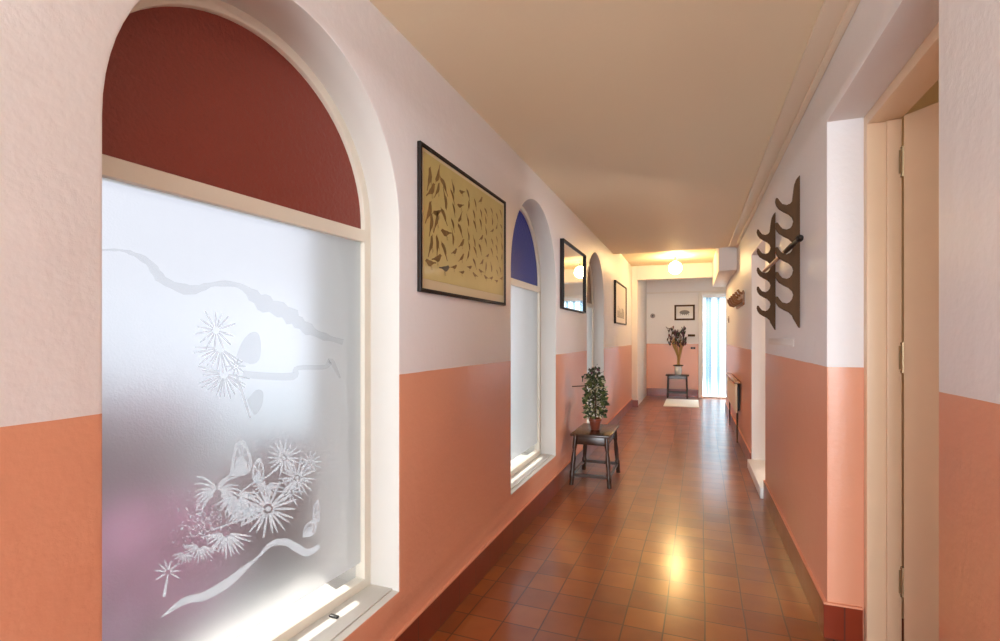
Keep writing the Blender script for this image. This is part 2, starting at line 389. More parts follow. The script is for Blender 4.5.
bm = bmesh.new(); box(bm, (.042, -.243, ZS + .006), (.078, -.230, ZS + .013), .002); obj('window_catch', bm, M['black'], w1)

# etched design on the near pane (a thin relief lying on the glass)
nrm = Vector((math.cos(R(-3.8)), math.sin(R(-3.8)), 0)); inv = (Matrix.Translation(piv1) @ Matrix.Rotation(R(-3.8), 4, 'Z')).inverted()
def P1(px, py): return inv @ on_plane(px, py, piv1 + nrm * .0045, nrm)
def poly(bm, pts, mi=0):
    vs = [bm.verts.new(p) for p in pts]
    try: f = bm.faces.new(vs); f.material_index = mi; return f
    except ValueError: pass
def petal(bm, c, ang, L, w, bend=0, r0=.18):
    pts = []; n = 5
    def at(t, s):
        a = ang + bend * t
        x = c[0] + L * (r0 + (1 - r0) * t) * math.cos(a); y = c[1] - L * (r0 + (1 - r0) * t) * math.sin(a)
        ww = .76 * w * (.35 + .65 * math.sin(PI * min(1, .15 + .8 * t)))
        return (x - s * ww * math.sin(a), y - s * ww * math.cos(a))
    a = [at(i / n, 1) for i in range(n + 1)]; b = [at(i / n, -1) for i in range(n + 1)]
    for i in range(n): poly(bm, [P1(*a[i]), P1(*a[i + 1]), P1(*b[i + 1]), P1(*b[i])])
def daisy(bm, cx, cy, Ln, n=14, a0=0, a1=360, w=None, sq=1, droop=0):
    for i in range(n):
        a = R(a0 + (a1 - a0) * i / max(1, n - (0 if a1 - a0 >= 360 else 1))) + random.uniform(-.06, .06)
        petal(bm, (cx, cy), a, Ln * random.uniform(.82, 1.05), (w or Ln * .055), bend=droop * (-1 if math.cos(a) > 0 else 1))
    if a1 - a0 >= 360: poly(bm, [P1(cx + Ln * .1 * math.cos(t * PI / 4), cy + Ln * .1 * math.sin(t * PI / 4)) for t in range(8)])
bm = bmesh.new()
daisy(bm, 217.6, 494, 27, 15, -20, 200, 1.5, droop=.6); daisy(bm, 236, 496, 24, 17, 190, 380, 1.4, droop=.25)
daisy(bm, 268, 509, 29, 22, w=1.5); daisy(bm, 284, 458, 19, 18, w=1.2); daisy(bm, 226, 533, 25, 15, 190, 350, 1.4)
daisy(bm, 200, 545, 18, 13, 180, 340, 1.0); daisy(bm, 297, 478, 19, 18, w=1.2); daisy(bm, 267, 483, 15, 12, 180, 360, 1.0)
daisy(bm, 310, 462, 12, 12, w=1.0); daisy(bm, 168, 572, 14, 8, -30, 210, 1.1); daisy(bm, 245, 505, 22, 14, 200, 350, 1.2)
daisy(bm, 290, 492, 15, 12, 0, 360, 1.0); daisy(bm, 185, 552, 13, 8, 200, 330, .9)
def ribbon(bm, pts, ws, mi=0):
    n = len(pts); a = []; b = []
    for i in range(n):
        p = pts[max(0, i - 1)]; q = pts[min(n - 1, i + 1)]; dx, dy = q[0] - p[0], q[1] - p[1]; l = math.hypot(dx, dy) or 1
        nx, ny = -dy / l, dx / l
        a.append(P1(pts[i][0] + nx * ws[i], pts[i][1] + ny * ws[i])); b.append(P1(pts[i][0] - nx * ws[i], pts[i][1] - ny * ws[i]))
    for i in range(n - 1): poly(bm, [a[i], a[i + 1], b[i + 1], b[i]], mi)
def smoothpts(pts, ws, k=5):
    out = []; ow = []
    n = len(pts)
    for i in range(n - 1):
        p0, p1, p2, p3 = pts[max(0, i - 1)], pts[i], pts[i + 1], pts[min(n - 1, i + 2)]
        for j in range(k):
            t = j / k
            f = lambda u: .5 * (2 * p1[u] + (p2[u] - p0[u]) * t + (2 * p0[u] - 5 * p1[u] + 4 * p2[u] - p3[u]) * t * t + (3 * p1[u] - p0[u] - 3 * p2[u] + p3[u]) * t ** 3)
            out.append((f(0), f(1))); ow.append(ws[i] * (1 - t) + ws[i + 1] * t)
    out.append(pts[-1]); ow.append(ws[-1]); return out, ow
rp_ = [(140 + x / 3.375, 430 + y / 3.375) for x, y in [(72, 632), (150, 577), (215, 562), (290, 520), (360, 462), (400, 428), (440, 387), (490, 378), (530, 398), (565, 415), (606, 392)]]
ribbon(bm, *smoothpts(rp_, [.4, 3.4, 4.2, 4.6, 2.4, 1.0, 2.4, 3.6, 4.2, 3.6, 2.0]))
ribbon(bm, *smoothpts([(168, 574), (166, 585), (164, 597)], [.5, 1.2, 1.6]))
ribbon(bm, *smoothpts([(233, 500), (250, 485), (268, 476), (282, 462)], [.6, .8, .8, .6])); ribbon(bm, *smoothpts([(212, 530), (240, 520), (262, 510)], [.7, .9, .6]))
def rough_edge(a):
    rq = random.Random(9); return a[0], [w * rq.uniform(.72, 1.25) for w in a[1]]
def wing(bm, pts, mi=0, inner=None):
    q, _ = smoothpts(pts + [pts[0]], [0] * (len(pts) + 1), 3); q = q[:-1]
    cxm = sum(p[0] for p in q) / len(q); cym = sum(p[1] for p in q) / len(q)
    for i in range(len(q)):
        a, b = q[i], q[(i + 1) % len(q)]
        if inner: poly(bm, [P1(*a), P1(*b), P1(cxm + (b[0] - cxm) * inner, cym + (b[1] - cym) * inner), P1(cxm + (a[0] - cxm) * inner, cym + (a[1] - cym) * inner)], mi)
        else: poly(bm, [P1(*a), P1(*b), P1(cxm, cym)], mi)
    if inner:
        for i in range(0, len(q), 3): ribbon(bm, [q[i], (cxm, cym)], [.5, .5], mi)
for w in ([(230, 476), (232, 458), (237, 442), (244, 441), (250, 452), (252, 466), (245, 475)], [(252, 479), (254, 464), (260, 458), (264, 468), (263, 480), (257, 484)], [(303, 537), (305, 526), (314, 520), (317, 527), (312, 536)], [(313, 519), (313, 508), (318, 500), (320, 512), (319, 522)]):
    wing(bm, w, 0, .72)
for w in ([(234, 472), (236, 462), (241, 456), (247, 464), (246, 473)], [(254, 479), (257, 472), (261, 474), (259, 481)], [(305, 535), (308, 528), (313, 527), (311, 534)]): wing(bm, w)
# fine frosting dots drifting round the flowers
for i in range(260):
    a = random.gauss(0, 1); b_ = random.gauss(0, 1); x = 203 + a * 14 + b_ * 4; y = 523 - a * 4 + b_ * 12; s = random.uniform(.5, 1.1)
    if x > 322: continue
    poly(bm, [P1(x - s, y), P1(x, y - s), P1(x + s, y), P1(x, y + s)])
obj('etched_flowers', bm, M['etch'], w1, None)
bm = bmesh.new()
daisy(bm, 216, 330, 21, 14, 20, 340, 1.3); daisy(bm, 220, 348, 26, 12, 180, 330, 1.2); daisy(bm, 224, 374, 26, 16, 160, 350, 1.2); daisy(bm, 236, 366, 10, 10, w=.9)
ribbon(bm, *smoothpts([(236, 374), (243, 395), (250, 418)], [1, 1.4, .8]))
obj('etched_faint_flowers', bm, M['etch_soft'], w1, None)
bm = bmesh.new()
ribbon(bm, *rough_edge(smoothpts([(101, 250), (125, 251), (148, 262), (163, 280), (190, 290), (215, 284), (240, 286), (262, 302), (285, 312), (302, 325), (320, 335), (343, 342)], [1.0, 1.4, 4, 5, 4.5, 2.6, 3.2, 7.5, 8.5, 6, 4.5, 2.5])))
ribbon(bm, *smoothpts([(243, 374), (265, 376), (293, 376), (298, 368), (325, 367), (331, 361), (340, 378)], [3.5, 3.6, 3.8, 2.4, 2.2, 3, .8]))
wing(bm, [(236, 357), (242, 342), (250, 333), (258, 333), (261, 345), (259, 360), (250, 364)]); wing(bm, [(247, 400), (256, 390), (263, 392), (262, 405), (255, 415), (250, 408)])
obj('etched_clouds', bm, M['etch_grey'], w1, None)

# ------------------------------------------------------------------ near door in the right wall
d1 = struct(empty('door_1', (XR + .13, 2.47, 0)))
FX0, FX1 = .0, .11
bm = bmesh.new()
box(bm, (FX0, -.045, 0), (FX1, 0, 2.145), .004); box(bm, (FX0, -1.05, 0), (FX1, -1.005, 2.145), .004); box(bm, (FX0, -1.005, 2.10), (FX1, -.045, 2.145), .004)
box(bm, (FX0 + .062, -.062, 0), (FX1, -.045, 2.10), .003)
obj('door_frame', bm, M['doorpaint'], d1)
leaf = empty('door_leaf_pivot', (0, 0, 0))
bpy.data.objects.remove(leaf)
LD = Vector((.077, -.10, 0)).normalized(); ang = math.atan2(LD.y, LD.x)
bm = bmesh.new(); box(bm, (0.0, -.04, .01), (.86, 0, 2.085), .003)
for (u0, u1, v0, v1) in ((.12, .74, .2, .95), (.12, .74, 1.1, 1.95)):
    box(bm, (u0, -.046, v0), (u1, -.038, v1), .004)
lf = obj('door_leaf', bm, M['doorpaint'], d1); lf.location = (.135, -.075, .012); lf.rotation_euler = (0, 0, ang)
for z in (.30, 1.17, 1.93):
    bm = bmesh.new()
    tube(bm, [(0, 0, z - .05), (0, 0, z + .05)], .007, 10); tube(bm, [(0, 0, z - .058), (0, 0, z - .05)], .009, 10); tube(bm, [(0, 0, z + .05), (0, 0, z + .058)], .009, 10)
    box(bm, (-.014, -.002, z - .045), (.0, .001, z + .045))
    h = obj('hinge', bm, M['steel'], d1); h.location = (.112, -.068, 0)
# second door, set back in its opening
d2 = struct(empty('door_2', (XR + .25, 5.42, 0)))
bm = bmesh.new(); box(bm, (0, 0, .09), (.96, .04, 2.02), .004)
for z0, z1 in ((.2, .95), (1.1, 1.9)): box(bm, (.14, -.006, z0), (.82, .004, z1), .004)
obj('door_leaf', bm, M['white_gloss'], d2)
bm = bmesh.new(); tube(bm, [(.90, .002, 1.02), (.90, -.05, 1.02), (.81, -.055, 1.02)], .009, 10); obj('door_handle', bm, M['steel'], d2)
bm = bmesh.new(); box(bm, (XR - .035, 4.40, 0), (XR + .18, 5.40, .085), .006); struct(obj('trim_4', bm, M['white_gloss']))

# ------------------------------------------------------------------ wall pictures
def framed(name, y0, y1, z0, z1, x, fm, fw, depth, inward=1, axis='x'):
    """frame on a wall; local x = out of the wall, y along, z up; returns the root"""
    root = empty(name, (x, (y0 + y1) / 2, z0)); w = (y1 - y0) / 2; h = z1 - z0
    me = panel(rect(-w, w, 0, h), [rect(-w + fw, w - fw, fw, h - fw)], depth, .003, off=(depth / 2, 0, 0)); link('picture_frame', me, fm, root, 40)
    return root, w, h
BIRD = [(-1, .05), (-.55, .10), (-.2, .22), (.25, .30), (.55, .42), (.75, .45), (.85, .34), (1.05, .27), (.85, .22), (.72, .05), (.45, -.18), (.1, -.25), (-.25, -.12), (-.6, -.04), (-1.02, -.06)]
def bird(bm, cy, cz, s, a, x, mi=0, flip=False, fat=1.0):
    pts = []
    for u, v in BIRD:
        if flip: u = -u
        v *= fat
        pts.append((x, cy + s * (u * math.cos(a) - v * math.sin(a)), cz + s * (u * math.sin(a) + v * math.cos(a))))
    f = bm.faces.new([bm.verts.new(p) for p in pts]); f.material_index = mi
    f.normal_update(); bmesh.ops.triangulate(bm, faces=[f], ngon_method='EAR_CLIP')
    # legs
    for t in (-.05, .12):
        p = (cy + s * (t * math.cos(a) + .22 * math.sin(a)), cz + s * (t * math.sin(a) - .22 * math.cos(a)))
        q = (p[0] + .1 * s, p[1] - .34 * s)
        bm.faces.new([bm.verts.new(k) for k in ((x, p[0] - .02 * s, p[1]), (x, p[0] + .03 * s, p[1]), (x, q[0] + .03 * s, q[1]), (x, q[0] - .02 * s, q[1]))]).material_index = mi
pr, w, h = framed('bird_poster', 1.785, 2.775, 1.432, 2.032, XL, M['blackwood'], .015, .018)
tag(pr, 'large olive-yellow chart of many small birds in a thin black frame', 'picture')
bm = bmesh.new(); box(bm, (.004, -w + .015, .015), (.010, w - .015, h - .015)); obj('mount', bm, M['paper'], pr, None)
bm = bmesh.new(); box(bm, (.010, -w + .035, .055), (.0115, w - .03, h - .03)); prn = obj('print', bm, M['print'], pr, None)
bm = bmesh.new(); rnd = random.Random(3)
xs = [-.405, -.345, -.27, -.185, -.10, -.02, .06, .135, .21, .285, .36, .43]
for ci, cy in enumerate(xs):
    big = 1.0 - .035 * ci
    n = 6 if ci < 3 else 7
    for ri in range(n):
        cz = .105 + (h - .18) * (ri + rnd.uniform(.15, .6)) / n + (.02 if ci % 2 else 0)
        if cz > h - .055: cz = h - .06
        a = R(rnd.choice([58, 66, 74, 35]) + rnd.uniform(-8, 8)) if ci < 2 else R(rnd.choice([118, 112, 126, 60, 20]) + rnd.uniform(-8, 8))
        if ri == 0: a = R(rnd.uniform(-10, 25))
        bird(bm, cy + rnd.uniform(-.012, .012), cz, (.054 if ci < 3 else .042) * big * rnd.uniform(.85, 1.1), a, .0122, 1 if (ci == 2 and ri == 0) else 0, rnd.random() < .3, rnd.uniform(.75, 1.1))
obj('bird_drawings', bm, [M['bird'], M['bird2']], prn, None)

mr, w, h = framed('wall_mirror', 4.12, 5.06, 1.485, 2.065, XL, M['blackwood'], .014, .035)
tag(mr, 'landscape mirror in a thin dark frame reflecting the lit globe lamp, between two arched windows', 'mirror')
bm = bmesh.new(); box(bm, (.010, -w + .012, .012), (.018, w - .012, h - .012)); obj('mirror_glass', bm, M['mirror'], mr, None)

pp, w, h = framed('framed_print', 7.2, 8.42, 1.44, 2.045, XL, M['blackwood'], .02, .03)
tag(pp, 'pale print in a dark frame on the left wall, near the far end', 'picture')
bm = bmesh.new(); box(bm, (.006, -w + .018, .018), (.014, w - .018, h - .018)); mo = obj('mount', bm, M['sketchpaper'], pp, None)
bm = bmesh.new()
for i in range(14):
    y = -w + .25 + i * .055; zz = .12 + .1 * random.random(); box(bm, (.014, y, .10), (.015, y + .028, zz + .05))
box(bm, (.014, -w + .2, .095), (.015, w - .2, .102))
obj('sketch', bm, M['ink'], mo, None)

fp = empty('framed_drawing', (-.165, YF, 1.60)); tag(fp, 'small brown framed drawing on the far wall above the dried plant', 'picture')
Mf = Matrix(((1, 0, 0, 0), (0, 0, 1, 0), (0, 1, 0, 0), (0, 0, 0, 1)))
me = panel(rect(-.2, .2, 0, .32), [rect(-.165, .165, .035, .285)], .03, .003, mat=Mf, off=(0, -.015, 0)); link('picture_frame', me, M['rackwood'], fp, 40)
bm = bmesh.new(); box(bm, (-.17, -.012, .03), (.17, -.006, .29)); mo = obj('mount', bm, M['sketchpaper'], fp, None)
bm = bmesh.new()
pts = [(-.10 + .10 * (1 - math.cos(t * PI / 9)) , 0, .16 + .05 * math.sin(t * PI / 9)) for t in range(10)]
prism(bm, [(p[0], -.0125, p[2]) for p in pts] + [(p[0], -.0125, .16 - (p[2] - .16) * .8) for p in pts[-2:0:-1]], (0, -.001, 0))
for i in range(5): box(bm, (-.09 + .04 * i, -.0145, .105), (-.075 + .04 * i, -.0135, .12 + .02 * (i % 2)))
obj('sketch', bm, M['ink'], mo, None)

# ------------------------------------------------------------------ stick rack (two profiled boards) and the stick
YN, YFAR = 3.03, 3.87
hook = [(791, 200.5), (788.6, 203.6), (785, 205), (780.8, 204), (778, 200.8), (776.4, 198.2), (774.6, 198), (774, 201.3), (775, 205), (777.6, 208.6), (782.6, 211.7), (787.6, 214), (791, 217.2), (792.2, 220.6)]
prof = [(799.3, 175.2), (797.6, 175.8), (795, 179), (793.2, 184), (792.3, 190)]
for k in range(5): prof += [(x, y + 24.6 * k) for x, y in hook]
prof += [(793, 320), (795, 323.5), (797.5, 327.5), (799.3, 328.2)]
loc = [on_y(x, y, YN) for x, y in prof]
loc = [Vector((p.x, 0, p.z)) for p in loc]
mx_ = max(p.x for p in loc); loc = [Vector((p.x - mx_, 0, p.z)) for p in loc]
def rack(y, label):
    bm = bmesh.new(); prism(bm, loc, (0, .022, 0)); o = obj('stick_rack_board', bm, M['rackwood'], None, 30)
    o.location = (XR + .004, y, 0); tag(o, label, 'rack', 'carved stick rack boards'); return o
rk = rack(YN, 'nearer and larger-looking of the two carved brown hooked boards on right wall')
r2 = rk.copy(); col.objects.link(r2); r2.location = (XR + .004, YFAR, 0); r2['label'] = 'farther and smaller-looking of the two carved brown hooked boards on right wall'
n3 = on_y(784.6, 205 + 24.6 * 2, YN); sx = n3.x - mx_ + XR; sz = n3.z + .0135
st = empty('walking_stick', (sx, 2.62, sz)); tag(st, 'wooden stick with dark knobbed end lying across the two hooked boards', 'stick')
bm = bmesh.new(); tube(bm, [(0, .40, 0), (0, 1.36, 0)], [.0115, .0095], 12); obj('shaft', bm, M['midwood'], st)
bm = bmesh.new(); tube(bm, [(0, 0, 0), (0, .008, 0), (0, .03, 0), (0, .05, 0), (0, .06, 0), (0, .2, 0), (0, .21, 0), (0, .4, 0)], [.006, .013, .0165, .014, .010, .011, .0125, .0118], 14); obj('handle', bm, M['blackwood'], st)

bm = bmesh.new(); box(bm, (XR - .0015, 3.2, 1.197), (XR + .004, 4.2, 1.240), .0005); box(bm, (XR - .0035, 3.2, 1.200), (XR - .001, 4.2, 1.204), .0005); box(bm, (XR - .0035, 3.2, 1.234), (XR - .001, 4.2, 1.238), .0005)
tag(obj('cable_trunking', bm, M['wall_white']), 'thin white strip of trunking low on the wall beneath the hooked boards', 'trunking')

# ------------------------------------------------------------------ coat rack and radiator further down
cr = empty('coat_rack', (XR + .003, 6.55, 1.60)); tag(cr, 'brown wooden coat rack with curved pegs high on the right wall near the far door', 'coat rack')
bm = bmesh.new(); prism(bm, [(-.02, -.5, .02), (-.02, -.46, .0), (-.02, .46, 0), (-.02, .5, .02), (-.02, .5, .13), (-.02, .40, .16), (-.02, .2, .14), (-.02, 0, .18), (-.02, -.2, .14), (-.02, -.40, .16), (-.02, -.5, .13)], (.02, 0, 0)); obj('backboard', bm, M['midwood'], cr)
for i in range(4):
    y = -.45 + i * .3; bm = bmesh.new()
    tube(bm, [(-.018, y, .055), (-.05, y, .035), (-.085, y, .045), (-.105, y, .085), (-.105, y, .12)], [.018, .017, .016, .015, .019], 10)
    tube(bm, [(-.018, y, .12), (-.05, y, .13), (-.07, y, .165)], [.014, .012, .014], 10)
    obj('peg', bm, M['midwood'], cr)

rd = empty('radiator', (XR, 7.3, .0)); tag(rd, 'cream wall radiator with brown wooden shelf on top, low on the right wall', 'radiator')
bm = bmesh.new(); box(bm, (-.055, -.74, .36), (-.035, .74, .70), .006)
for i in range(24):
    y = -.71 + i * .06; box(bm, (-.061, y, .40), (-.052, y + .035, .66), .003)
fpn = obj('front_panel', bm, M['radiator'], rd)
bm = bmesh.new(); box(bm, (-.035, -.72, .38), (-.012, .72, .68)); obj('gap_shade_panel', bm, M['blackwood'], rd)  # black panel stands in for the shaded gap behind the front
bm = bmesh.new(); box(bm, (-.075, -.77, .705), (0, .77, .73), .004); obj('shelf', bm, M['midwood'], rd)
for y in (-.66, .66):
    bm = bmesh.new(); tube(bm, [(-.03, y, .38), (-.03, y, .0)], .010, 10); obj('pipe', bm, M['rackwood'], rd)
for y in (-.5, .5):
    bm = bmesh.new(); box(bm, (-.02, y - .02, .42), (0, y + .02, .64)); obj('bracket', bm, M['black'], rd)

# ------------------------------------------------------------------ stool with variegated plant
sc_ = Vector((-.805, 4.52, 0)); SH = .435
stl = empty('wooden_stool', sc_); tag(stl, 'dark stained wooden stool with splayed legs standing against the left wall under the potted plant', 'stool')
HW, HD = .165, .285
bm = bmesh.new(); box(bm, (-HW, -HD, SH - .022), (HW, HD, SH), .006); obj('seat', bm, M['darkwood'], stl)
bm = bmesh.new()
for s in (-1, 1):
    box(bm, (-HW + .03, s * (HD - .055) - .009, SH - .095), (HW - .03, s * (HD - .055) + .009, SH - .022), .002); box(bm, (s * (HW - .035) - .009, -HD + .05, SH - .095), (s * (HW - .035) + .009, HD - .05, SH - .022), .002)
obj('apron', bm, M['darkwood'], stl)
def legpt(sx, sy, z):
    t = 1 - z / (SH - .022); return Vector((sx * (HW - .035 + .03 * t), sy * (HD - .055 + .035 * t), z))
for sx_ in (-1, 1):
    for sy in (-1, 1):
        bm = bmesh.new(); zz = [0, .055, .06, .11, .12, .15, .22, .29, .31, .345, .41]; rr = [.019, .019, .021, .021, .015, .017, .020, .014, .018, .020, .020]
        tube(bm, [legpt(sx_, sy, z) for z in zz], rr, 12); obj('leg', bm, M['darkwood'], stl)
for a, b in (((-1, -1), (1, -1)), ((-1, 1), (1, 1)), ((-1, -1), (-1, 1)), ((1, -1), (1, 1))):
    bm = bmesh.new(); p, q = legpt(*a, .085), legpt(*b, .085); d = (q - p).normalized() * .015; n = Vector((-d.y, d.x, 0)).normalized() * .009
    p += d; q -= d
    prism(bm, [p - n + Vector((0, 0, -.013)), p + n + Vector((0, 0, -.013)), p + n + Vector((0, 0, .013)), p - n + Vector((0, 0, .013))], q - p); obj('stretcher', bm, M['darkwood'], stl)

def leafquad(bm, p, d, n, L, w, mi):
    d = d.normalized(); s = d.cross(n).normalized(); u = s.cross(d)
    v = [bm.verts.new(q) for q in (p, p + d * L * .35 + s * w + u * L * .06, p + d * L * .75 + s * w * .8 + u * L * .05, p + d * L - u * L * .06, p + d * L * .75 - s * w * .8 + u * L * .05, p + d * L * .35 - s * w + u * L * .06)]
    for f in ((v[0], v[1], v[2], v[3]), (v[0], v[3], v[4], v[5])): bm.faces.new(f).material_index = mi
def rndv(rn): 
    return Vector((rn.gauss(0, 1), rn.gauss(0, 1), rn.gauss(0, 1))).normalized()
pl = empty('potted_plant', (sc_.x, sc_.y - .03, SH)); tag(pl, 'bushy plant with green and cream leaves in a small red pot on the stool', 'plant')
bm = bmesh.new(); lathe(bm, [(.034, 0), (.040, .01), (.050, .075), (.056, .078), (.057, .10), (.050, .102), (.046, .085)], 24); po = obj('pot', bm, M['pot'], pl); bm = bmesh.new(); lathe(bm, [(.046, .080), (.047, .090), (.02, .094)], 20); obj('soil', bm, M['stem'], po)
rn = random.Random(11); bm = bmesh.new()
tube(bm, [(0, 0, .085), (.005, .002, .25), (-.004, 0, .40), (-.006, 0, .52)], [.008, .006, .004, .003], 8)
for i in range(26):
    z = rn.uniform(.13, .5); a = rn.uniform(0, 2 * PI); l = rn.uniform(.04, .085)
    tube(bm, [(0, 0, z - .03), (l * .6 * math.cos(a), l * .6 * math.sin(a), z), (l * math.cos(a), l * math.sin(a), z + .015)], [.003, .002, .0015], 5)
obj('stem', bm, M['stem'], pl)
bm = bmesh.new()
for i in range(620):
    z = rn.uniform(.11, .47); rad = .097 * (1 - .40 * abs(z - .24) / .25); a = rn.uniform(0, 2 * PI); q = math.sqrt(rn.random()) * rad
    p = Vector((q * math.cos(a), q * math.sin(a), z)); d = Vector((math.cos(a), math.sin(a), rn.uniform(-.7, .6)))
    leafquad(bm, p, d + rndv(rn) * .5, rndv(rn), rn.uniform(.028, .05), rn.uniform(.008, .014), rn.choice([0, 0, 0, 0, 1, 1, 1, 2]))
for i in range(40):
    p = Vector((rn.gauss(-.005, .022), rn.gauss(0, .022), .515 + rn.gauss(0, .02))); leafquad(bm, p, rndv(rn), rndv(rn), .035, .012, rn.choice([0, 0, 3]))
obj('foliage', bm, [M['leafd'], M['leafm'], M['leafc'], M['leafp']], pl)
bm = bmesh.new(); tube(bm, [(-.02, -.02, .39), (-.10, -.04, .385), (-.195, -.05, .378)], [.004, .0045, .004], 8); obj('support_cane', bm, M['stem'], pl)
bm = bmesh.new(); tube(bm, [(-.01, 0, .44), (-.05, -.01, .49), (-.09, -.02, .485), (-.105, -.025, .45), (-.108, -.025, .42)], [.003, .004, .0045, .004, .003], 8)
for t in ((-.05, -.01, .49), (-.08, -.02, .488), (-.1, -.025, .455)): leafquad(bm, Vector(t), rndv(rn), rndv(rn), .035, .01, 0)
obj('drooping_shoot', bm, M['leafd'], pl)

# ------------------------------------------------------------------ far alcove furniture
tb = empty('side_table', (-.30, 11.08, 0)); tag(tb, 'small dark wooden table against the far wall under the dried plant', 'table')
bm = bmesh.new(); box(bm, (-.225, -.14, .455), (.225, .14, .48), .004); obj('tabletop', bm, M['darkwood'], tb)
for sx_ in (-1, 1):
    for sy in (-1, 1):
        bm = bmesh.new(); tube(bm, [(sx_ * .19, sy * .11, 0), (sx_ * .185, sy * .108, .2), (sx_ * .175, sy * .10, .46)], [.014, .017, .017], 10); obj('leg', bm, M['darkwood'], tb)
bm = bmesh.new(); box(bm, (-.165, -.112, .40), (.165, -.096, .455)); box(bm, (-.165, .096, .40), (.165, .112, .455)); box(bm, (-.178, -.112, .40), (-.162, .112, .455)); box(bm, (.162, -.112, .40), (.178, .112, .455)); obj('apron', bm, M['darkwood'], tb)
for sy in (-1, 1):
    bm = bmesh.new(); box(bm, (-.18, sy * .11 - .008, .10), (.18, sy * .11 + .008, .125)); obj('stretcher', bm, M['darkwood'], tb)
dp = empty('dried_plant', (-.285, 11.08, .48)); tag(dp, 'tall dried plant with purple-brown leaves in a white pot on the small far table', 'plant')
bm = bmesh.new(); lathe(bm, [(.05, 0), (.065, .02), (.07, .14), (.062, .16), (.07, .175), (.062, .176)], 24); po = obj('pot', bm, M['potwhite'], dp)
bm = bmesh.new(); lathe(bm, [(.072, .172), (.10, .18), (.10, .195), (.06, .20)], 20); obj('pot_rim', bm, M['rackwood'], po)
bm = bmesh.new(); rn = random.Random(5)
for i in range(16):
    b_ = Vector((rn.gauss(0, .015), rn.gauss(0, .015), .19)); e = Vector((rn.uniform(-.16, .10), rn.gauss(0, .04), rn.uniform(.6, .8)))
    tube(bm, [b_, Vector((e.x * .25 + .02, e.y * .4, .38)), e], [.009, .010, .006], 6)
obj('stems', bm, M['straw'], dp)
bm = bmesh.new()
for i in range(120):
    x = rn.choice([-.16, -.12, -.07, -.03, .02, .10, .11]) + rn.gauss(0, .02); z = rn.uniform(.55, .93 if x < -.09 or x > .08 else .85)
    leafquad(bm, Vector((x, rn.gauss(0, .04), z)), Vector((rn.gauss(0, .35), rn.gauss(0, .3), 1)), rndv(rn), rn.uniform(.07, .12), rn.uniform(.012, .022), rn.choice([0, 0, 1, 2]))
obj('leaves', bm, [M['leafp'], M['stem'], M['leafd']], dp)

bm = bmesh.new(); box(bm, (-.50, 9.65, 0), (.10, 10.75, .014), .004); tag(obj('doormat', bm, M['mat']), 'pale rectangular doormat on the tiles in front of the far wall', 'mat')
rc = empty('round_dial', (-.80, YF, 1.70)); tag(rc, 'small round grey dial on the far wall left of the framed drawing', 'dial')
bm = bmesh.new(); tube(bm, [(0, 0, 0), (0, -.02, 0), (0, -.028, 0)], [.05, .05, .042], 24); q_ = obj('casing', bm, M['grey'], rc)
bm = bmesh.new(); tube(bm, [(0, -.028, 0), (0, -.04, 0)], [.02, .018], 16); obj('knob', bm, M['black'], q_)
ks = empty('key_rail', (-.03, YF, 1.275)); tag(ks, 'small dark rail of hooks on the far wall beside the door', 'hook rail')
bm = bmesh.new(); box(bm, (-.07, -.015, -.015), (.07, 0, .03), .003); kr = obj('rail', bm, M['rackwood'], ks)
for i in range(4):
    bm = bmesh.new(); tube(bm, [(-.05 + i * .033, -.014, .0), (-.05 + i * .033, -.035, -.012), (-.05 + i * .033, -.037, .004)], .004, 8); obj('hook', bm, M['black'], kr)
sw = empty('light_switch', (.0, YF, 1.02)); tag(sw, 'small dark switch on the salmon part of the far wall beside the door', 'switch')
bm = bmesh.new(); box(bm, (-.045, -.012, -.02), (.045, 0, .022), .003); q_ = obj('plate', bm, M['black'], sw)
bm = bmesh.new(); box(bm, (-.012, -.018, -.008), (.012, -.011, .01), .002); obj('rocker', bm, M['grey'], q_)
s2 = empty('light_switch', (XR, 8.6, 1.52)); tag(s2, 'small grey switch on the right wall past the coat rack', 'switch')
bm = bmesh.new(); box(bm, (-.012, -.04, -.05), (0, .04, .05), .003); q_ = obj('plate', bm, M['grey'], s2)
bm = bmesh.new(); box(bm, (-.018, -.012, -.02), (-.011, .012, .02), .002); obj('rocker', bm, M['black'], q_)

# globe lamp
lp = empty('ceiling_globe_lamp', (-.26, 8.46, 2.334)); tag(lp, 'lit round globe lamp hanging just below the ceiling at the far end of the corridor', 'lamp')
bm = bmesh.new(); bmesh.ops.create_uvsphere(bm, u_segments=32, v_segments=18, radius=.098); g_ = obj('globe', bm, M['globe'], lp, 60)
bm = bmesh.new(); lathe(bm, [(.03, .085), (.045, .10), (.03, .13), (.012, .14), (.012, .165), (.055, .175), (.06, .19)], 24); obj('fitting', bm, M['white_gloss'], lp)

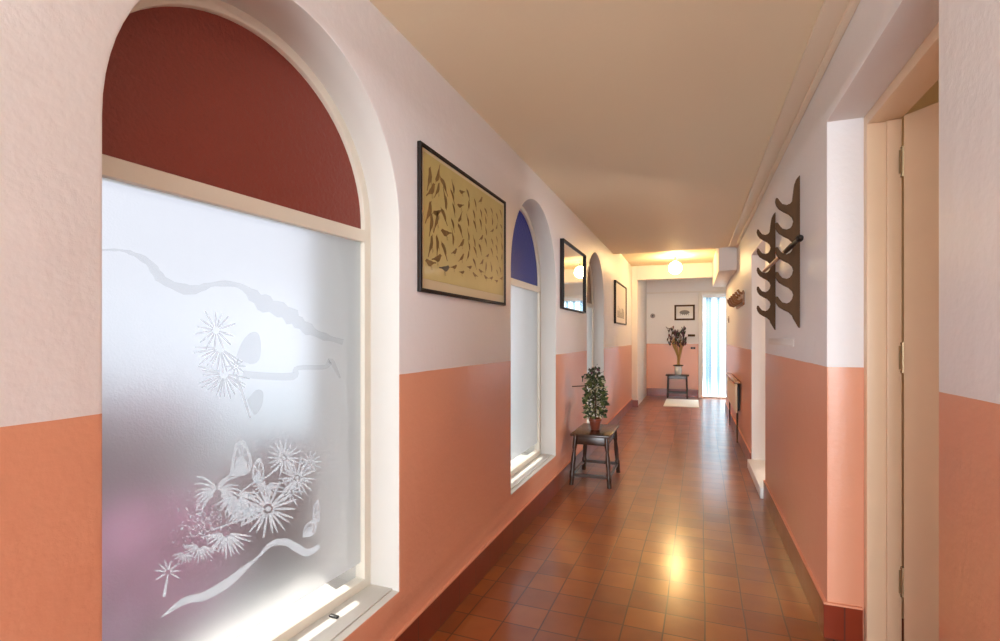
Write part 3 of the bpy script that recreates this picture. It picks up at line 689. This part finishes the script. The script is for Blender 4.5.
# strip curtain in the far doorway
scu = empty('strip_curtain', (DX0 + .03, YF + .06, 0)); tag(scu, 'pale blue and white strip curtain hanging in the bright far doorway', 'curtain')
bm = bmesh.new(); box(bm, (0, -.012, DZ - .06), (DX1 - DX0 - .06, .012, DZ - .022), .003); obj('rail', bm, M['white_gloss'], scu)
n = 15; wd = (DX1 - DX0 - .06) / n; rn = random.Random(2)
for i in range(n):
    bm = bmesh.new(); x = i * wd; a = rn.uniform(-.012, .012)
    k = 6; vs = []
    for j in range(k + 1):
        z = .05 + (DZ - .115) * j / k; o_ = .008 * math.sin(j * 1.7 + i); vs.append([bm.verts.new((x + .003, o_ + a, z)), bm.verts.new((x + wd * .5, o_ - .004, z)), bm.verts.new((x + wd * .97, o_ - a, z))])
    for j in range(k):
        for t in (0, 1): bm.faces.new((vs[j][t], vs[j][t + 1], vs[j + 1][t + 1], vs[j + 1][t]))
    obj('strip', bm, M['strip2'] if i in (1, 2, 5, 8, 12) else M['strip1'], scu, None)

# ------------------------------------------------------------------ outdoors, seen blurred through the glass
bm = bmesh.new(); box(bm, (-14, -10, -.2), (XL - WT + .0, 20, -.04)); box(bm, (XL - WT, YF + .2, -.2), (10, 24, -.04)); box(bm, (XL - WT, -12, -.2), (6, YB - .1, -.04)); struct(obj('ground', bm, M['paving'], smooth=None))
def shrub(x, y, rx, ry, h, label, seed, flowers, z0=-.04, n=1500, mat='green'):
    rn = random.Random(seed); root = empty('flowering_shrub' if flowers else 'leafy_shrub', (x, y, z0)); tag(root, label, 'shrub')
    bm = bmesh.new()
    for i in range(9):
        a = rn.uniform(0, 2 * PI); tube(bm, [(0.02 * math.cos(a), .02 * math.sin(a), 0), (rx * .4 * math.cos(a), ry * .4 * math.sin(a), h * .5), (rx * .7 * math.cos(a), ry * .7 * math.sin(a), h * .85)], [.012, .009, .005], 6)
    obj('stem', bm, M['stem'], root)
    bm = bmesh.new(); bf = bmesh.new()
    for i in range(n):
        v = rndv(rn) * rn.uniform(.45, 1) ; p = Vector((v.x * rx, v.y * ry, h * .55 + v.z * h * .45))
        if flowers and rn.random() < flowers: leafquad(bf, p, rndv(rn), rndv(rn), .07, .032, 0)
        else: leafquad(bm, p, rndv(rn), rndv(rn), .08, .028, 0)
    obj('foliage', bm, M[mat], root, None)
    if flowers: obj('blossom', bf, M['pink'], root, None)
    else: bf.free()
shrub(-1.96, 1.34, .22, .36, .64, 'low pink-flowering shrub seen blurred through the near frosted pane', 1, .75, n=1600)
shrub(-2.05, 2.14, .28, .34, .74, 'copper-leaved shrub seen blurred behind the etched daisies of the near pane', 2, 0, n=1700, mat='copper')
shrub(-3.15, 2.15, .25, .50, .95, 'grey-brown leafy shrub, smudge above the pink one through the near pane', 4, .15, n=1500, mat='copper')
shrub(-2.55, 1.32, .15, .15, 1.28, 'tall narrow shrub seen as grey smudge at left edge of near pane', 6, 0, n=800)
bm = bmesh.new(); box(bm, (-7.2, -10, -.04), (-7.0, 20, 1.9)); struct(obj('wall_garden', bm, M['extwhite'], smooth=None))

# ------------------------------------------------------------------ light
wd_ = bpy.data.worlds.new('sky'); scn.world = wd_; wd_.use_nodes = True; nt = wd_.node_tree; bg = nt.nodes['Background']
sky = N(nt, 'ShaderNodeTexSky'); sky.sky_type = 'NISHITA'; sky.sun_disc = False; sky.sun_elevation = R(48); sky.air_density = 1.0; sky.dust_density = 3.0; sky.ozone_density = 1
mixs = N(nt, 'ShaderNodeMix', data_type='RGBA'); mixs.inputs['Factor'].default_value = .8; mixs.inputs['B'].default_value = (.93, .94, 1.0, 1)
hs = N(nt, 'ShaderNodeHueSaturation', Value=.12, Saturation=.8); nt.links.new(sky.outputs[0], hs.inputs['Color']); nt.links.new(hs.outputs[0], mixs.inputs['A'])
nt.links.new(mixs.outputs['Result'], bg.inputs['Color']); bg.inputs['Strength'].default_value = .80

def light(name, kind, loc, energy, colr=(1, 1, 1), rot=(0, 0, 0), **kw):
    d = bpy.data.lights.new(name, kind); d.energy = energy; d.color = colr
    for k, v in kw.items(): setattr(d, k, v)
    o = bpy.data.objects.new(name, d); col.objects.link(o); o.location = loc; o.rotation_euler = rot; return o
sd = Vector((math.cos(R(46)) * math.cos(R(22)), -math.cos(R(46)) * math.sin(R(22)), -math.sin(R(46))))
light('daylight_side_passage', 'AREA', (2.3, 6.02, 1.45), 120, (1, .97, .94), (0, R(90), 0), shape='RECTANGLE', size=1.7, size_y=1.0)
s = light('sun', 'SUN', (-5, 5, 8), 4.6, (1, .95, .85), angle=R(.6)); s.rotation_euler = sd.to_track_quat('-Z', 'Y').to_euler()
# added fill from behind the camera, daylight over the far door, a lamp in the side room
light('fill_behind_camera', 'AREA', (-.25, -5.2, 1.5), 350, (.90, .95, 1), (R(90), 0, 0), shape='RECTANGLE', size=2.4, size_y=2.6)
fd = light('daylight_over_far_door', 'AREA', (.7, 13.4, 4.3), 2300, (.93, .97, 1), shape='RECTANGLE', size=3, size_y=2.5)
fd.rotation_euler = (Vector((.3, 10.5, .6)) - fd.location).to_track_quat('-Z', 'Y').to_euler()
light('side_room_lamp', 'POINT', (1.9, 1.1, 1.6), 6, (1, .72, .42), shadow_soft_size=.12)

light('fill_point_behind', 'POINT', (-.25, -.9, 2.05), 25, (.94, .97, 1), shadow_soft_size=.25)  # unseen point light added as soft fill, no real fixture
# ------------------------------------------------------------------ view
scn.view_settings.view_transform = 'Standard'; scn.view_settings.look = 'None'; scn.view_settings.gamma = 1; scn.view_settings.use_curve_mapping = False
scn.view_settings.exposure = 0.40
cy = scn.cycles
cy.use_denoising = True; cy.max_bounces = 12; cy.diffuse_bounces = 6; cy.glossy_bounces = 5; cy.transmission_bounces = 10; cy.transparent_max_bounces = 12
cy.sample_clamp_indirect = 6.0
